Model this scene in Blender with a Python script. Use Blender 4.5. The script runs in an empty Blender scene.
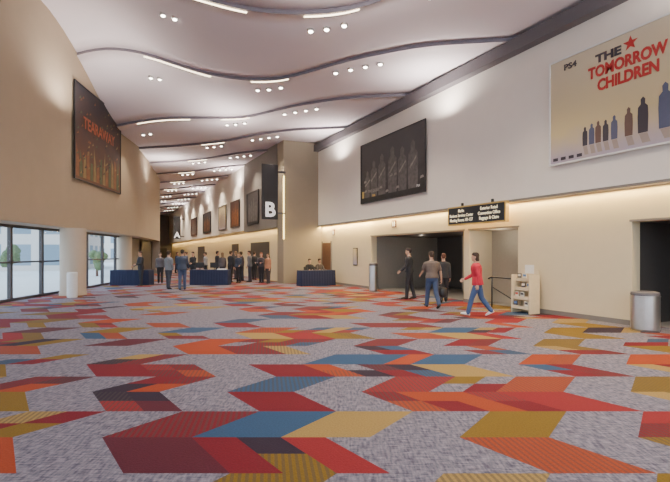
import bpy, bmesh, math, random
import numpy as np
from mathutils import Vector, Matrix
random.seed(7)
YAW=math.radians(26.36)
SY,CY=math.sin(YAW),math.cos(YAW)
def sv(right,ahead):
    # survey frame (metres right of / ahead of the viewing axis) -> hall frame
    return (SY*ahead+CY*right, CY*ahead-SY*right)
COL=bpy.context.scene.collection
def link(o): COL.objects.link(o); return o

# ------------------------------------------------------------ materials
MATS={}
def mat(name,c,rough=0.7,metal=0.0,var=0.08,scale=12.0,emit=0.0,ec=None,bump=0.0,trans=0.0):
    if name in MATS: return MATS[name]
    m=bpy.data.materials.new(name); m.use_nodes=True; nt=m.node_tree; n=nt.nodes; l=nt.links
    b=n['Principled BSDF']
    tc=n.new('ShaderNodeTexCoord'); no=n.new('ShaderNodeTexNoise'); no.inputs['Scale'].default_value=scale; no.inputs['Detail'].default_value=4
    l.new(tc.outputs['Object'],no.inputs['Vector'])
    mx=n.new('ShaderNodeMix'); mx.data_type='RGBA'
    l.new(no.outputs['Fac'],mx.inputs[0])
    mx.inputs[6].default_value=tuple(max(0,v*(1-var)) for v in c)+(1,)
    mx.inputs[7].default_value=tuple(min(1,v*(1+var)) for v in c)+(1,)
    l.new(mx.outputs[2],b.inputs['Base Color'])
    b.inputs['Roughness'].default_value=rough; b.inputs['Metallic'].default_value=metal
    if emit>0:
        b.inputs['Emission Color'].default_value=tuple(ec or c)+(1,); b.inputs['Emission Strength'].default_value=emit
    if bump>0:
        bp=n.new('ShaderNodeBump'); bp.inputs['Strength'].default_value=bump; bp.inputs['Distance'].default_value=0.01
        l.new(no.outputs['Fac'],bp.inputs['Height']); l.new(bp.outputs[0],b.inputs['Normal'])
    if trans>0: b.inputs['Transmission Weight'].default_value=trans
    MATS[name]=m; return m

def carpet():
    m=bpy.data.materials.new('carpet_pattern'); m.use_nodes=True; nt=m.node_tree; n=nt.nodes; l=nt.links
    b=n['Principled BSDF']; b.inputs['Roughness'].default_value=0.85
    b.inputs['Specular IOR Level'].default_value=0.25
    def M(op,a,bb=None,c=None):
        x=n.new('ShaderNodeMath'); x.operation=op
        for i,v in enumerate((a,bb,c)):
            if v is None: continue
            if isinstance(v,(int,float)): x.inputs[i].default_value=v
            else: l.new(v,x.inputs[i])
        return x.outputs[0]
    def W(x,y,z):
        cb=n.new('ShaderNodeCombineXYZ')
        for i,v in enumerate((x,y,z)):
            if isinstance(v,(int,float)): cb.inputs[i].default_value=v
            else: l.new(v,cb.inputs[i])
        w=n.new('ShaderNodeTexWhiteNoise'); w.noise_dimensions='3D'; l.new(cb.outputs[0],w.inputs['Vector'])
        return w.outputs['Value']
    g=n.new('ShaderNodeTexCoord')
    r=n.new('ShaderNodeVectorRotate'); r.rotation_type='Z_AXIS'; r.inputs['Angle'].default_value=YAW
    l.new(g.outputs['Object'],r.inputs['Vector'])
    s=n.new('ShaderNodeSeparateXYZ'); l.new(r.outputs[0],s.inputs[0]); X,Y=s.outputs[0],s.outputs[1]
    y=M('MULTIPLY',M('SUBTRACT',Y,4.03),1/0.66)
    row=M('FLOOR',y)
    off=M('MULTIPLY',M('PINGPONG',y,1.0),0.5)
    xs=M('MULTIPLY',M('SUBTRACT',M('ADD',X,0.486),off),1/0.80)
    col=M('FLOOR',xs)
    h1=W(col,row,3.1)
    split=M('GREATER_THAN',h1,0.52)
    half=M('MULTIPLY',M('FLOOR',M('MULTIPLY',M('FRACT',xs),2.0)),split)
    ysub=M('MULTIPLY',M('FLOOR',M('MULTIPLY',M('FRACT',y),2.0)),M('GREATER_THAN',h1,0.74))
    cc=M('ADD',col,M('MULTIPLY',half,0.37)); rr=M('ADD',row,M('MULTIPLY',ysub,0.41))
    pair=M('FLOOR',M('MULTIPLY',M('ADD',row,1.0),0.5))
    par=M('FLOORED_MODULO',M('ADD',col,pair),2.0)
    thr=M('SUBTRACT',0.95,M('MULTIPLY',par,0.66))
    act=M('LESS_THAN',W(col,pair,9.7),thr)
    act=M('MULTIPLY',act,M('LESS_THAN',W(cc,rr,5.5),0.88))
    hc=W(cc,rr,1.3)
    cr=n.new('ShaderNodeValToRGB'); cr.color_ramp.interpolation='CONSTANT'
    cols=[(0,(0.19,0.007,0.018)),(.30,(0.37,0.055,0.014)),(.42,(0.22,0.13,0.011)),(.58,(0.03,0.085,0.175)),(.67,(0.03,0.016,0.035)),(.74,(0.29,0.018,0.024)),(.87,(0.38,0.25,0.075)),(.94,(0.10,0.012,0.026))]
    e=cr.color_ramp.elements
    e[0].position=0; e[0].color=cols[0][1]+(1,); e[1].position=cols[1][0]; e[1].color=cols[1][1]+(1,)
    for p,c in cols[2:]:
        k=e.new(p); k.color=c+(1,)
    l.new(hc,cr.inputs[0])
    hs=M('GREATER_THAN',W(cc,rr,7.9),0.55)
    st=M('GREATER_THAN',M('SINE',M('MULTIPLY',M('ADD',X,M('MULTIPLY',Y,0.15)),2*math.pi/0.055)),0.1)
    fac=M('MULTIPLY',M('MULTIPLY',hs,st),0.5)
    mx=n.new('ShaderNodeMix'); mx.data_type='RGBA'; l.new(fac,mx.inputs[0]); l.new(cr.outputs[0],mx.inputs[6]); mx.inputs[7].default_value=(0.07,0.055,0.05,1)
    mp=n.new('ShaderNodeMapping'); mp.inputs['Scale'].default_value=(40,9,1); l.new(r.outputs[0],mp.inputs[0])
    no=n.new('ShaderNodeTexNoise'); no.inputs['Scale'].default_value=1.0; no.inputs['Detail'].default_value=6; l.new(mp.outputs[0],no.inputs[0])
    mp2=n.new('ShaderNodeMapping'); mp2.inputs['Scale'].default_value=(9,50,1); l.new(r.outputs[0],mp2.inputs[0])
    no2=n.new('ShaderNodeTexNoise'); no2.inputs['Scale'].default_value=1.0; no2.inputs['Detail'].default_value=6; l.new(mp2.outputs[0],no2.inputs[0])
    wv=M('MULTIPLY',M('ADD',no.outputs['Fac'],no2.outputs['Fac']),0.5)
    gr=n.new('ShaderNodeValToRGB'); gr.color_ramp.elements[0].position=0.38; gr.color_ramp.elements[0].color=(0.09,0.09,0.135,1)
    gr.color_ramp.elements[1].position=0.62; gr.color_ramp.elements[1].color=(0.34,0.31,0.36,1); l.new(wv,gr.inputs[0])
    m2=n.new('ShaderNodeMix'); m2.data_type='RGBA'; l.new(act,m2.inputs[0]); l.new(gr.outputs[0],m2.inputs[6]); l.new(mx.outputs[2],m2.inputs[7])
    pn=n.new('ShaderNodeTexNoise'); pn.inputs['Scale'].default_value=60; pn.inputs['Detail'].default_value=3; l.new(g.outputs['Object'],pn.inputs[0])
    m3=n.new('ShaderNodeMix'); m3.data_type='RGBA'; m3.blend_type='MULTIPLY'; m3.inputs[0].default_value=0.5
    l.new(m2.outputs[2],m3.inputs[6]); l.new(pn.outputs['Fac'],m3.inputs[7])
    l.new(m3.outputs[2],b.inputs['Base Color'])
    bp=n.new('ShaderNodeBump'); bp.inputs['Strength'].default_value=0.3; bp.inputs['Distance'].default_value=0.01
    l.new(pn.outputs['Fac'],bp.inputs['Height']); l.new(bp.outputs[0],b.inputs['Normal'])
    return m

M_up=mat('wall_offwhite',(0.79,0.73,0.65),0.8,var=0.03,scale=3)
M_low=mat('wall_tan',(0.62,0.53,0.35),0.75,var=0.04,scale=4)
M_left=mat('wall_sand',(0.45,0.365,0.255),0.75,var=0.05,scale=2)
M_taupe=mat('wall_taupe',(0.19,0.17,0.15),0.6,var=0.06,scale=3)
M_block=mat('wall_block',(0.30,0.25,0.18),0.6,var=0.05,scale=3)
M_ceil=mat('ceiling_lilac',(0.74,0.68,0.71),0.8,var=0.02,scale=2)
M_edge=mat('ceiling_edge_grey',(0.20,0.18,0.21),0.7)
M_beam=mat('beam_grey',(0.12,0.11,0.12),0.6)
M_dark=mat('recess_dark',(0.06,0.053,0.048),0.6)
M_rec=mat('recess_grey',(0.24,0.22,0.19),0.7)
M_niche=mat('niche_grey',(0.34,0.31,0.25),0.7)
M_black=mat('black_metal',(0.02,0.02,0.022),0.4)
M_frame=mat('window_frame',(0.06,0.05,0.05),0.4)
M_wood=mat('brown_wood',(0.14,0.06,0.03),0.45,var=0.3,scale=6)
M_steel=mat('brushed_steel',(0.55,0.55,0.54),0.3,metal=0.9)
M_white=mat('white_plastic',(0.75,0.74,0.70),0.5)
M_gold=mat('gold_trim',(0.55,0.38,0.12),0.35,metal=0.4)
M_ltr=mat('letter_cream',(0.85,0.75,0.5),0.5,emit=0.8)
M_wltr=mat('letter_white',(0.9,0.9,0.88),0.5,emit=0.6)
M_navy=mat('navy_cloth',(0.012,0.018,0.055),0.8,bump=0.2)
M_cream=mat('light_wood_laminate',(0.66,0.55,0.36),0.5,var=0.12)
M_lamp=mat('lamp_glow',(1,0.95,0.85),0.5,emit=25,ec=(1,0.9,0.75))
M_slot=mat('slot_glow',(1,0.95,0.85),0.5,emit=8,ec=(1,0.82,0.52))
M_strip=mat('warm_strip',(1,0.8,0.4),0.5,emit=5,ec=(1,0.72,0.25))

# ------------------------------------------------------------ mesh helpers
def mk(name,bm,mats,parent=None,smooth=False,kind=None,label=None,cat=None,group=None,loc=None,rot=None):
    me=bpy.data.meshes.new(name); bm.to_mesh(me); bm.free()
    for m in (mats if isinstance(mats,(list,tuple)) else [mats]): me.materials.append(m)
    if smooth:
        me.polygons.foreach_set('use_smooth',[True]*len(me.polygons))
    o=bpy.data.objects.new(name,me); link(o)
    if parent: o.parent=parent
    if kind: o['kind']=kind
    if label: o['label']=label
    if cat: o['category']=cat
    if group: o['group']=group
    if loc: o.location=loc
    if rot is not None: o.rotation_euler=(0,0,rot)
    return o
def empty(name,loc,rot,label,cat,group=None):
    o=bpy.data.objects.new(name,None); o.empty_display_size=0.2; link(o)
    o.location=loc; o.rotation_euler=(0,0,rot); o['label']=label; o['category']=cat
    if group: o['group']=group
    return o
def bbox(bm,x0,x1,y0,y1,z0,z1,mi=0,bev=0):
    vs=[bm.verts.new((x,y,z)) for x in (x0,x1) for y in (y0,y1) for z in (z0,z1)]
    fs=[(0,1,3,2),(4,6,7,5),(0,4,5,1),(2,3,7,6),(0,2,6,4),(1,5,7,3)]
    out=[]
    for f in fs:
        q=bm.faces.new([vs[i] for i in f]); q.material_index=mi; out.append(q)
    if bev>0:
        es=list({e for q in out for e in q.edges})
        bmesh.ops.bevel(bm,geom=es,offset=bev,segments=2,affect='EDGES',profile=0.5)
def box(name,x0,x1,y0,y1,z0,z1,m,kind='structure',**k):
    bm=bmesh.new(); bbox(bm,x0,x1,y0,y1,z0,z1); bmesh.ops.recalc_face_normals(bm,faces=bm.faces)
    return mk(name,bm,m,kind=kind,**k)
def lathe(bm,prof,n=32,mi=0,cx=0,cy=0):
    rings=[]
    for r,z in prof:
        rings.append([bm.verts.new((cx+max(r,1e-4)*math.cos(2*math.pi*i/n),cy+max(r,1e-4)*math.sin(2*math.pi*i/n),z)) for i in range(n)])
    for a,b in zip(rings,rings[1:]):
        for i in range(n):
            f=bm.faces.new((a[i],a[(i+1)%n],b[(i+1)%n],b[i])); f.material_index=mi
    for rg,rev in ((rings[0],True),(rings[-1],False)):
        f=bm.faces.new(list(reversed(rg)) if rev else rg); f.material_index=mi
def loft(bm,secs,n=14,mi=0):
    rings=[]
    for c,ax,ay in secs:
        rings.append([bm.verts.new(c+ax*math.cos(2*math.pi*i/n)+ay*math.sin(2*math.pi*i/n)) for i in range(n)])
    fs=[]
    for a,b in zip(rings,rings[1:]):
        for i in range(n):
            fs.append(bm.faces.new((a[i],a[(i+1)%n],b[(i+1)%n],b[i])))
    fs.append(bm.faces.new(list(reversed(rings[0])))); fs.append(bm.faces.new(rings[-1]))
    for f in fs: f.material_index=mi
    return rings
def tube(bm,pts,rads,n=10,mi=0,flat=None,cap=True):
    pts=[Vector(p) for p in pts]; secs=[]
    d0=(pts[1]-pts[0]).normalized()
    ref=Vector((1,0,0)) if abs(d0.x)<0.8 else Vector((0,0,1))
    for i,p in enumerate(pts):
        if i==0: d=pts[1]-pts[0]
        elif i==len(pts)-1: d=pts[-1]-pts[-2]
        else: d=(pts[i+1]-pts[i]).normalized()+(pts[i]-pts[i-1]).normalized()
        d.normalize(); ax=(ref-d*ref.dot(d)).normalized(); ay=d.cross(ax)
        secs.append((p,ax,ay,d,rads[i]))
    S=[]
    if cap:
        p,ax,ay,d,r=secs[0]; S.append((p-d*r*0.7,ax*r*0.6,ay*r*0.6))
    for p,ax,ay,d,r in secs: S.append((p,ax*r,ay*r))
    if cap:
        p,ax,ay,d,r=secs[-1]; S.append((p+d*r*0.7,ax*r*0.6,ay*r*0.6))
    loft(bm,S,n,mi)
def frame_obj(o,origin,U):
    U=Vector(U).normalized(); V=Vector((0,0,1)); N=U.cross(V)
    o.matrix_world=Matrix(((U.x,V.x,N.x,origin[0]),(U.y,V.y,N.y,origin[1]),(U.z,V.z,N.z,origin[2]),(0,0,0,1)))
def text(parent,s,size,u,v,m,z=0.02,name='lettering',ext=0.004,align='CENTER',sx=1.0,bold=0.0,rot=None):
    cu=bpy.data.curves.new('t','FONT'); cu.body=s; cu.size=size; cu.align_x=align; cu.align_y='CENTER'; cu.extrude=ext; cu.offset=bold; cu.resolution_u=3
    t=bpy.data.objects.new('t',cu); link(t)
    dg=bpy.context.evaluated_depsgraph_get()
    me=bpy.data.meshes.new_from_object(t.evaluated_get(dg)); bpy.data.objects.remove(t)
    me.materials.clear(); me.materials.append(m)
    o=bpy.data.objects.new(name,me); link(o); o.parent=parent; o.location=(u,v,z); o.scale=(sx,1,1)
    if rot: o.rotation_euler=rot
    return o
def poly(bm,pts,z,mi):
    f=bm.faces.new([bm.verts.new((p[0],p[1],z)) for p in pts]); f.material_index=mi
    f.normal_update()
    if f.normal.z<0: f.normal_flip()
    return f
def blob(bm,cx,b,h,w,mi,z):
    # plain generic upright shape
    pts=[(cx-w*.5,b),(cx+w*.5,b),(cx+w*.55,b+h*.45),(cx+w*.5,b+h*.72),(cx+w*.22,b+h*.80),(cx+w*.24,b+h*.93),(cx,b+h),(cx-w*.24,b+h*.93),(cx-w*.22,b+h*.80),(cx-w*.5,b+h*.72),(cx-w*.55,b+h*.45)]
    poly(bm,pts,z,mi)

# ------------------------------------------------------------ room shell
def spline(pts,n=10):
    P=[Vector(p) for p in pts]; P=[P[0]*2-P[1]]+P+[P[-1]*2-P[-2]]; out=[]
    for i in range(1,len(P)-2):
        for k in range(n):
            t=k/n; a,b,c,d=P[i-1],P[i],P[i+1],P[i+2]
            out.append(0.5*((2*b)+(c-a)*t+(2*a-5*b+4*c-d)*t*t+(3*b-a-3*c+d)*t**3))
    out.append(P[-2]); return out
UPL=[(-9.5,-6),(-5.4,9.0),(-2.36,17.85),(-0.70,22.15),(1.0,27.15),(1.75,30.2),(3.55,39.8)]
upl=spline(UPL)
GL=[(-10.7,-7),(-6.35,9.3),(-3.3,18.2),(-1.60,22.5),(0.12,27.5),(0.95,30.2)]
gl=spline(GL,8)
# carpeted floor follows the glazing line
bm=bmesh.new()
left=[(p.x-0.05,p.y) for p in gl]+[(2.7,40.5),(2.9,42),(4.4,60),(5.4,77.2)]
prev_=None
for x,y in [(-11.2,-9)]+left:
    a=bm.verts.new((x,y,0)); b=bm.verts.new((11.0 if y<24.5 else 9.0,y,0)); 
    if prev_: bm.faces.new((prev_[0],prev_[1],b,a))
    prev_=(a,b)
bmesh.ops.recalc_face_normals(bm,faces=bm.faces)
if sum(f.normal.z for f in bm.faces)<0: bmesh.ops.reverse_faces(bm,faces=bm.faces)
r_=bmesh.ops.extrude_face_region(bm,geom=bm.faces[:])
low=set(bm.verts)-set(v for v in r_['geom'] if isinstance(v,bmesh.types.BMVert))
for v in low: v.co.z=-0.1
mk('floor',bm,carpet(),kind='structure')

def ribbon(name,pl,z0,z1,th,m,kind='structure'):
    bm=bmesh.new(); F=[];B=[]
    for i,p in enumerate(pl):
        d=(pl[min(i+1,len(pl)-1)]-pl[max(i-1,0)]).normalized(); nn=Vector((-d.y,d.x))
        q=p+nn*th
        F.append((bm.verts.new((p.x,p.y,z0)),bm.verts.new((p.x,p.y,z1))))
        B.append((bm.verts.new((q.x,q.y,z0)),bm.verts.new((q.x,q.y,z1))))
    for i in range(len(pl)-1):
        bm.faces.new((F[i][0],F[i+1][0],F[i+1][1],F[i][1])); bm.faces.new((B[i][0],B[i][1],B[i+1][1],B[i+1][0]))
        bm.faces.new((F[i][0],B[i][0],B[i+1][0],F[i+1][0])); bm.faces.new((F[i][1],F[i+1][1],B[i+1][1],B[i][1]))
    bm.faces.new((F[0][0],F[0][1],B[0][1],B[0][0])); bm.faces.new((F[-1][0],B[-1][0],B[-1][1],F[-1][1]))
    bmesh.ops.recalc_face_normals(bm,faces=bm.faces)
    return mk(name,bm,m,kind=kind)
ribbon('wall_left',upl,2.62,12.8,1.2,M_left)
ribbon('wall_left',[Vector((3.55,39.8)),Vector((3.2,42)),Vector((4.6,60)),Vector((5.6,77))],0,9,0.6,M_taupe)
ribbon('wall_left',[Vector((0.95,30.2)),Vector((1.6,33)),Vector((2.9,40.2))],0,2.62,0.3,M_taupe)
box('wall_end',3,9,77,77.3,0,9,M_taupe)
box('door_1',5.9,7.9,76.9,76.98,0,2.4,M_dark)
UPX=10.35; LWX=10.58
box('wall_right',UPX,UPX+0.9,-9,23,3.13,9.5,M_up)
def rw(y0,y1,z0=0,z1=3.13,m=M_low): return box('wall_right',LWX,LWX+0.3,y0,y1,z0,z1,m)
rw(-9,3.0); rw(6.16,9.36); rw(11.35,11.62); rw(17.65,23)
rw(3.0,6.16,2.36); rw(9.36,11.35,2.40); rw(11.62,17.65,2.40)
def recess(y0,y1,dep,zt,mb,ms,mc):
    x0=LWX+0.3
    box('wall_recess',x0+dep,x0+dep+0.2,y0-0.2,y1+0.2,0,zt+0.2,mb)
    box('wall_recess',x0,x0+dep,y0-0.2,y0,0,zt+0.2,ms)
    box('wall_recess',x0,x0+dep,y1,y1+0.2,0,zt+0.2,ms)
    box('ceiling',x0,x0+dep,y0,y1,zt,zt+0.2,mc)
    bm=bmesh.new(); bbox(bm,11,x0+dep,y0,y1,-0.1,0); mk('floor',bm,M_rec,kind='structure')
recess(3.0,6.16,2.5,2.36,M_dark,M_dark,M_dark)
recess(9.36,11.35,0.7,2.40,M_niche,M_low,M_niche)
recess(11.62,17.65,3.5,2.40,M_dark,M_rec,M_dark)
box('wall_recess',13.2,14.38,11.62,14.6,0,2.4,M_rec)
for i,(a,b) in enumerate(((-9,3.0),(6.16,9.36),(11.35,11.62),(17.65,23))):
    box('baseboard_right',LWX-0.02,LWX,a,b,0,0.12,M_taupe)
for (a,b,zt) in ((3.0,6.16,2.36),(9.36,11.35,2.40),(11.62,17.65,2.40)):
    box('trim_1',LWX-0.015,LWX+0.02,a-0.05,b+0.05,zt,zt+0.05,M_taupe)
box('trim_2',UPX-0.28,UPX,-9,23,7.30,7.66,M_beam)
box('trim_3',UPX-0.03,UPX,-9,23,3.13,3.19,M_taupe)
box('wall_block',8.30,11.25,23,24.0,0,9.5,M_block)
box('wall_far_right',8.25,8.9,24.0,31.0,3.1,9.5,M_taupe)
box('wall_far_right',8.25,8.9,31.0,77,3.1,9.5,M_up)
box('wall_far_right',8.65,9.1,24.0,77,0,3.1,M_low)
for i,(a,b) in enumerate(((26.5,30.5),(34,36),(48,52))):
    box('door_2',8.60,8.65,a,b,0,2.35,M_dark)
box('trim_4',8.22,8.25,31,77,3.1,3.2,M_gold)
bm=bmesh.new(); bbox(bm,LWX-0.04,LWX,21.8,22.85,0,2.2); mk('door_3',bm,M_wood,kind='structure')
box('trim_5',LWX-0.05,LWX,21.7,21.8,0,2.3,M_taupe); box('trim_5',LWX-0.05,LWX,22.85,22.95,0,2.3,M_taupe)
bm=bmesh.new()
a=Vector((1.75,33.3)); b=Vector((2.75,38.6)); d=(b-a).normalized(); nn=Vector((d.y,-d.x))
a2=a+nn*0.06; b2=b+nn*0.06
vs=[bm.verts.new((a2.x,a2.y,0)),bm.verts.new((b2.x,b2.y,0)),bm.verts.new((b2.x,b2.y,2.45)),bm.verts.new((a2.x,a2.y,2.45))]
bm.faces.new(vs)
mk('door_5',bm,M_black,kind='structure')

# ceiling : stepped, wavy panels
cx=np.array([-14,-6,-1.5,3.4,5.6,6.6,8.1,10.6,12.0]); cyv=np.array([29,24.8,20.9,16.9,14.6,12.6,10.7,9.0,8.6])
gx=np.linspace(-14,12,261); gy=np.interp(gx,cx,cyv); ker=np.hanning(19); ker/=ker.sum()
gy=np.convolve(np.pad(gy,9,mode='edge'),ker,'valid')
def cc(x): return float(np.interp(x,gx,gy))
def sm(t): t=max(0,min(1,t)); return t*t*(3-2*t)
def zc(x,y): return 7.75+2.6*sm((5.5-x)/7.6)*sm((25.7-y)/7.5)
ux=np.array([p.y for p in upl]+[42,60,77]); uy=np.array([p.x for p in upl]+[3.2,4.6,5.6])
SP=5.0; ST=0.11
bm=bmesh.new()
xsam=np.linspace(-13,10.8,70)
prev=None
for k in range(-7,14):
    rows=[]
    for j in range(9):
        t=j/8; rw_=[]
        for x in xsam:
            y=cc(x)+SP*(k+t); y=max(-9,min(77.2,y))
            xl=float(np.interp(y,ux,uy))-0.9; xx=max(x,xl)
            xr=10.7 if y<23.5 else 8.6
            xx=min(xx,xr)
            rw_.append(bm.verts.new((xx,y,zc(xx,y)+ST*(t-0.5))))
        rows.append(rw_)
    for a,b in zip(rows,rows[1:]):
        for i in range(len(xsam)-1):
            try:
                f=bm.faces.new((a[i],b[i],b[i+1],a[i+1])); f.smooth=True
            except: pass
    if prev:
        for i in range(len(xsam)-1):
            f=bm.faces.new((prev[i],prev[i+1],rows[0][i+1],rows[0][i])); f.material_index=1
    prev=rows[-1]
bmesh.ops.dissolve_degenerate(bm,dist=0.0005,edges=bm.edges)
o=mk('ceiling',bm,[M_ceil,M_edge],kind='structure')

GLASS=bpy.data.materials.new('window_glass'); GLASS.use_nodes=True
nt=GLASS.node_tree; nt.nodes.clear()
out=nt.nodes.new('ShaderNodeOutputMaterial'); tr=nt.nodes.new('ShaderNodeBsdfTransparent'); gs=nt.nodes.new('ShaderNodeBsdfGlossy'); gs.inputs['Roughness'].default_value=0.05
mxs=nt.nodes.new('ShaderNodeMixShader'); nt.links.new(tr.outputs[0],mxs.inputs[1]); nt.links.new(gs.outputs[0],mxs.inputs[2]); nt.links.new(mxs.outputs[0],out.inputs[0])
nz=nt.nodes.new('ShaderNodeTexNoise'); nz.inputs['Scale'].default_value=0.5
ma=nt.nodes.new('ShaderNodeMath'); ma.operation='MULTIPLY'; ma.inputs[1].default_value=0.08; nt.links.new(nz.outputs['Fac'],ma.inputs[0]); nt.links.new(ma.outputs[0],mxs.inputs[0])
tr.inputs[0].default_value=(0.95,0.97,0.98,1)
L=[0]
for a,b in zip(gl,gl[1:]): L.append(L[-1]+(b-a).length)
def at(s):
    return Vector((float(np.interp(s,L,[p.x for p in gl])),float(np.interp(s,L,[p.y for p in gl]))))
wn=0; s=0.2
while s+1.9<L[-1]:
    p=at(s); q=at(s+1.9)
    d=(q-p); ln=d.length; ang=math.atan2(d.y,d.x)
    wn+=1
    bm=bmesh.new()
    H=2.62
    bbox(bm,0,0.06,-0.06,0.06,0,H); bbox(bm,ln-0.06,ln,-0.06,0.06,0,H)
    bbox(bm,0.06,ln-0.06,-0.06,0.06,0,0.10); bbox(bm,0.06,ln-0.06,-0.06,0.06,H-0.10,H); bbox(bm,0.06,ln-0.06,-0.04,0.04,1.30,1.36)
    bbox(bm,0.06,ln-0.06,-0.01,0.0,0.10,H-0.10,mi=1)
    mk('window_%d'%wn,bm,[M_frame,GLASS],kind='structure',loc=(p.x,p.y,0),rot=ang)
    s+=1.9
M_col=mat('column_paint',(0.55,0.46,0.35),0.6,var=0.03)
bm=bmesh.new(); lathe(bm,[(0.48,0),(0.48,0.12),(0.46,0.13),(0.46,2.62)],40)
colx,coly=sv(-10.33,17.75)
mk('column',bm,M_col,loc=(colx,coly,0),label='round beige structural column beside the glazing',cat='column')
c2x,c2y=sv(-12.1,25.6)
bm=bmesh.new(); lathe(bm,[(0.42,0),(0.42,0.12),(0.40,0.13),(0.40,2.62)],40)
mk('column',bm,M_col,loc=(c2x+0.1,c2y,0),label='round beige structural column under the overhanging wall',cat='column')

# ------------------------------------------------------------ outside
bm=bmesh.new(); bbox(bm,-120,-3.9,-60,160,-0.4,-0.15); bbox(bm,-3.9,2.4,41,160,-0.4,-0.15); bbox(bm,-3.9,0.5,18,41,-0.4,-0.15)
mk('ground',bm,mat('outdoor_paving',(0.66,0.64,0.59),0.9,scale=0.6),kind='structure')
def facade_mat(c):
    m=bpy.data.materials.new('facade'); m.use_nodes=True; nt=m.node_tree; n=nt.nodes; l=nt.links
    b=n['Principled BSDF']; tc=n.new('ShaderNodeTexCoord')
    sp=n.new('ShaderNodeSeparateXYZ'); cb=n.new('ShaderNodeCombineXYZ'); ad=n.new('ShaderNodeMath'); ad.operation='ADD'; l.new(tc.outputs['Object'],sp.inputs[0]); l.new(sp.outputs[0],ad.inputs[0]); l.new(sp.outputs[1],ad.inputs[1]); l.new(ad.outputs[0],cb.inputs[0]); l.new(sp.outputs[2],cb.inputs[1])
    br=n.new('ShaderNodeTexBrick'); br.offset=0; br.inputs['Scale'].default_value=1; br.inputs['Brick Width'].default_value=2.6; br.inputs['Row Height'].default_value=3.2; br.inputs['Mortar Size'].default_value=0.55
    br.inputs['Color1'].default_value=(0.20,0.27,0.32,1); br.inputs['Color2'].default_value=(0.26,0.32,0.36,1); br.inputs['Mortar'].default_value=(c,c*.93,c*.84,1)
    l.new(cb.outputs[0],br.inputs[0]); l.new(br.outputs[0],b.inputs['Base Color']); return m
def building(x,y,w,d,h,c,rot):
    o=empty('building',(x,y,-0.15),rot,'pale multi-storey building with rows of dark windows','building')
    bm=bmesh.new(); bbox(bm,-w/2,w/2,-d/2,d/2,0,h); mk('facade',bm,facade_mat(c),parent=o)
    bm=bmesh.new(); bbox(bm,-w/2-0.3,w/2+0.3,-d/2-0.3,d/2+0.3,h,h+0.5); mk('roof_parapet',bm,mat('parapet',(0.6,0.56,0.5)),parent=o)
for (r_,a_,w_,d_,h_,c_) in ((-38,50,20,12,4.6,0.66),(-66,84,16,14,8,0.6),(-52,92,16,12,6.0,0.66)):
    x,y=sv(r_,a_); building(x,y,w_,d_,h_,c_,-YAW+0.3)
def tree(x,y,s):
    o=empty('tree',(x,y,-0.15),random.random()*6,'leafy green tree on the paving outdoors','tree',group='trees outside the windows')
    bm=bmesh.new(); tube(bm,[(0,0,0),(0.05,0,1.2*s),(0,0.1,2.4*s)],[0.16*s,0.12*s,0.07*s]); 
    for a in range(4):
        tube(bm,[(0,0.05,1.5*s),(0.6*s*math.cos(a*1.6),0.6*s*math.sin(a*1.6),2.5*s)],[0.06*s,0.03*s],6)
    mk('trunk',bm,M_wood,parent=o,smooth=True)
    bm=bmesh.new()
    for i in range(16):
        r=random.uniform(0.35,0.6)*s; a=random.random()*6.28; rr=random.random()*0.8*s
        bmesh.ops.create_icosphere(bm,subdivisions=2,radius=r,matrix=Matrix.Translation((rr*math.cos(a),rr*math.sin(a),random.uniform(1.3,2.8)*s)))
    for v in bm.verts: v.co+=Vector((random.uniform(-1,1),random.uniform(-1,1),random.uniform(-1,1)))*0.06*s
    mk('foliage',bm,mat('leaves',(0.13,0.18,0.08),0.8,var=0.5,scale=5),parent=o)
for r_,a_,s_ in ((-26,36,0.75),(-18.5,35,0.6)):
    x,y=sv(r_,a_); tree(x,y,s_)

# ------------------------------------------------------------ downlights
bmr=bmesh.new(); lathe(bmr,[(0.065,-0.03),(0.10,-0.035),(0.105,0.0),(0.105,0.06),(0.07,0.06)],20)
me_r=bpy.data.meshes.new('downlight'); bmr.to_mesh(me_r); bmr.free(); me_r.materials.append(M_steel)
bmr=bmesh.new(); lathe(bmr,[(0.0,-0.055),(0.05,-0.05),(0.066,-0.034),(0.066,-0.02)],16)
me_l=bpy.data.meshes.new('lamp_lens'); bmr.to_mesh(me_l); bmr.free(); me_l.materials.append(M_lamp)
spots=[]
for k in range(-3,12):
    for (x0,n,dy) in ((7.2,4,1.0),(5.2,3,1.0),(1.6,2,1.6)):
        yb=cc(x0)+SP*k+dy
        if yb<-5 or yb>72: continue
        if x0<float(np.interp(yb,ux,uy))+0.8: continue
        for i in range(n):
            x=x0+(i-(n-1)/2)*0.32; y=cc(x)+SP*k+dy
            t=(dy/SP)
            z=zc(x,y)+ST*(t-0.5)
            o=bpy.data.objects.new('downlight',me_r); link(o); o.location=(x,y,z-0.02)
            o['label']='small round lit downlight recessed in the curved ceiling'; o['category']='ceiling light'; o['group']='ceiling downlights'
            c=bpy.data.objects.new('lamp_lens',me_l); link(c); c.parent=o
        spots.append((x0,yb,zc(x0,yb)-0.25,n))
for x,y,z,n in spots:
    ld=bpy.data.lights.new('downlight_beam','SPOT'); ld.energy=190*n*(1.0 if y<45 else 1.4); ld.color=(1,0.85,0.68); ld.spot_size=math.radians(115); ld.spot_blend=0.8; ld.shadow_soft_size=0.08
    o=bpy.data.objects.new('downlight_beam',ld); link(o); o.location=(x,y,z)
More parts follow.
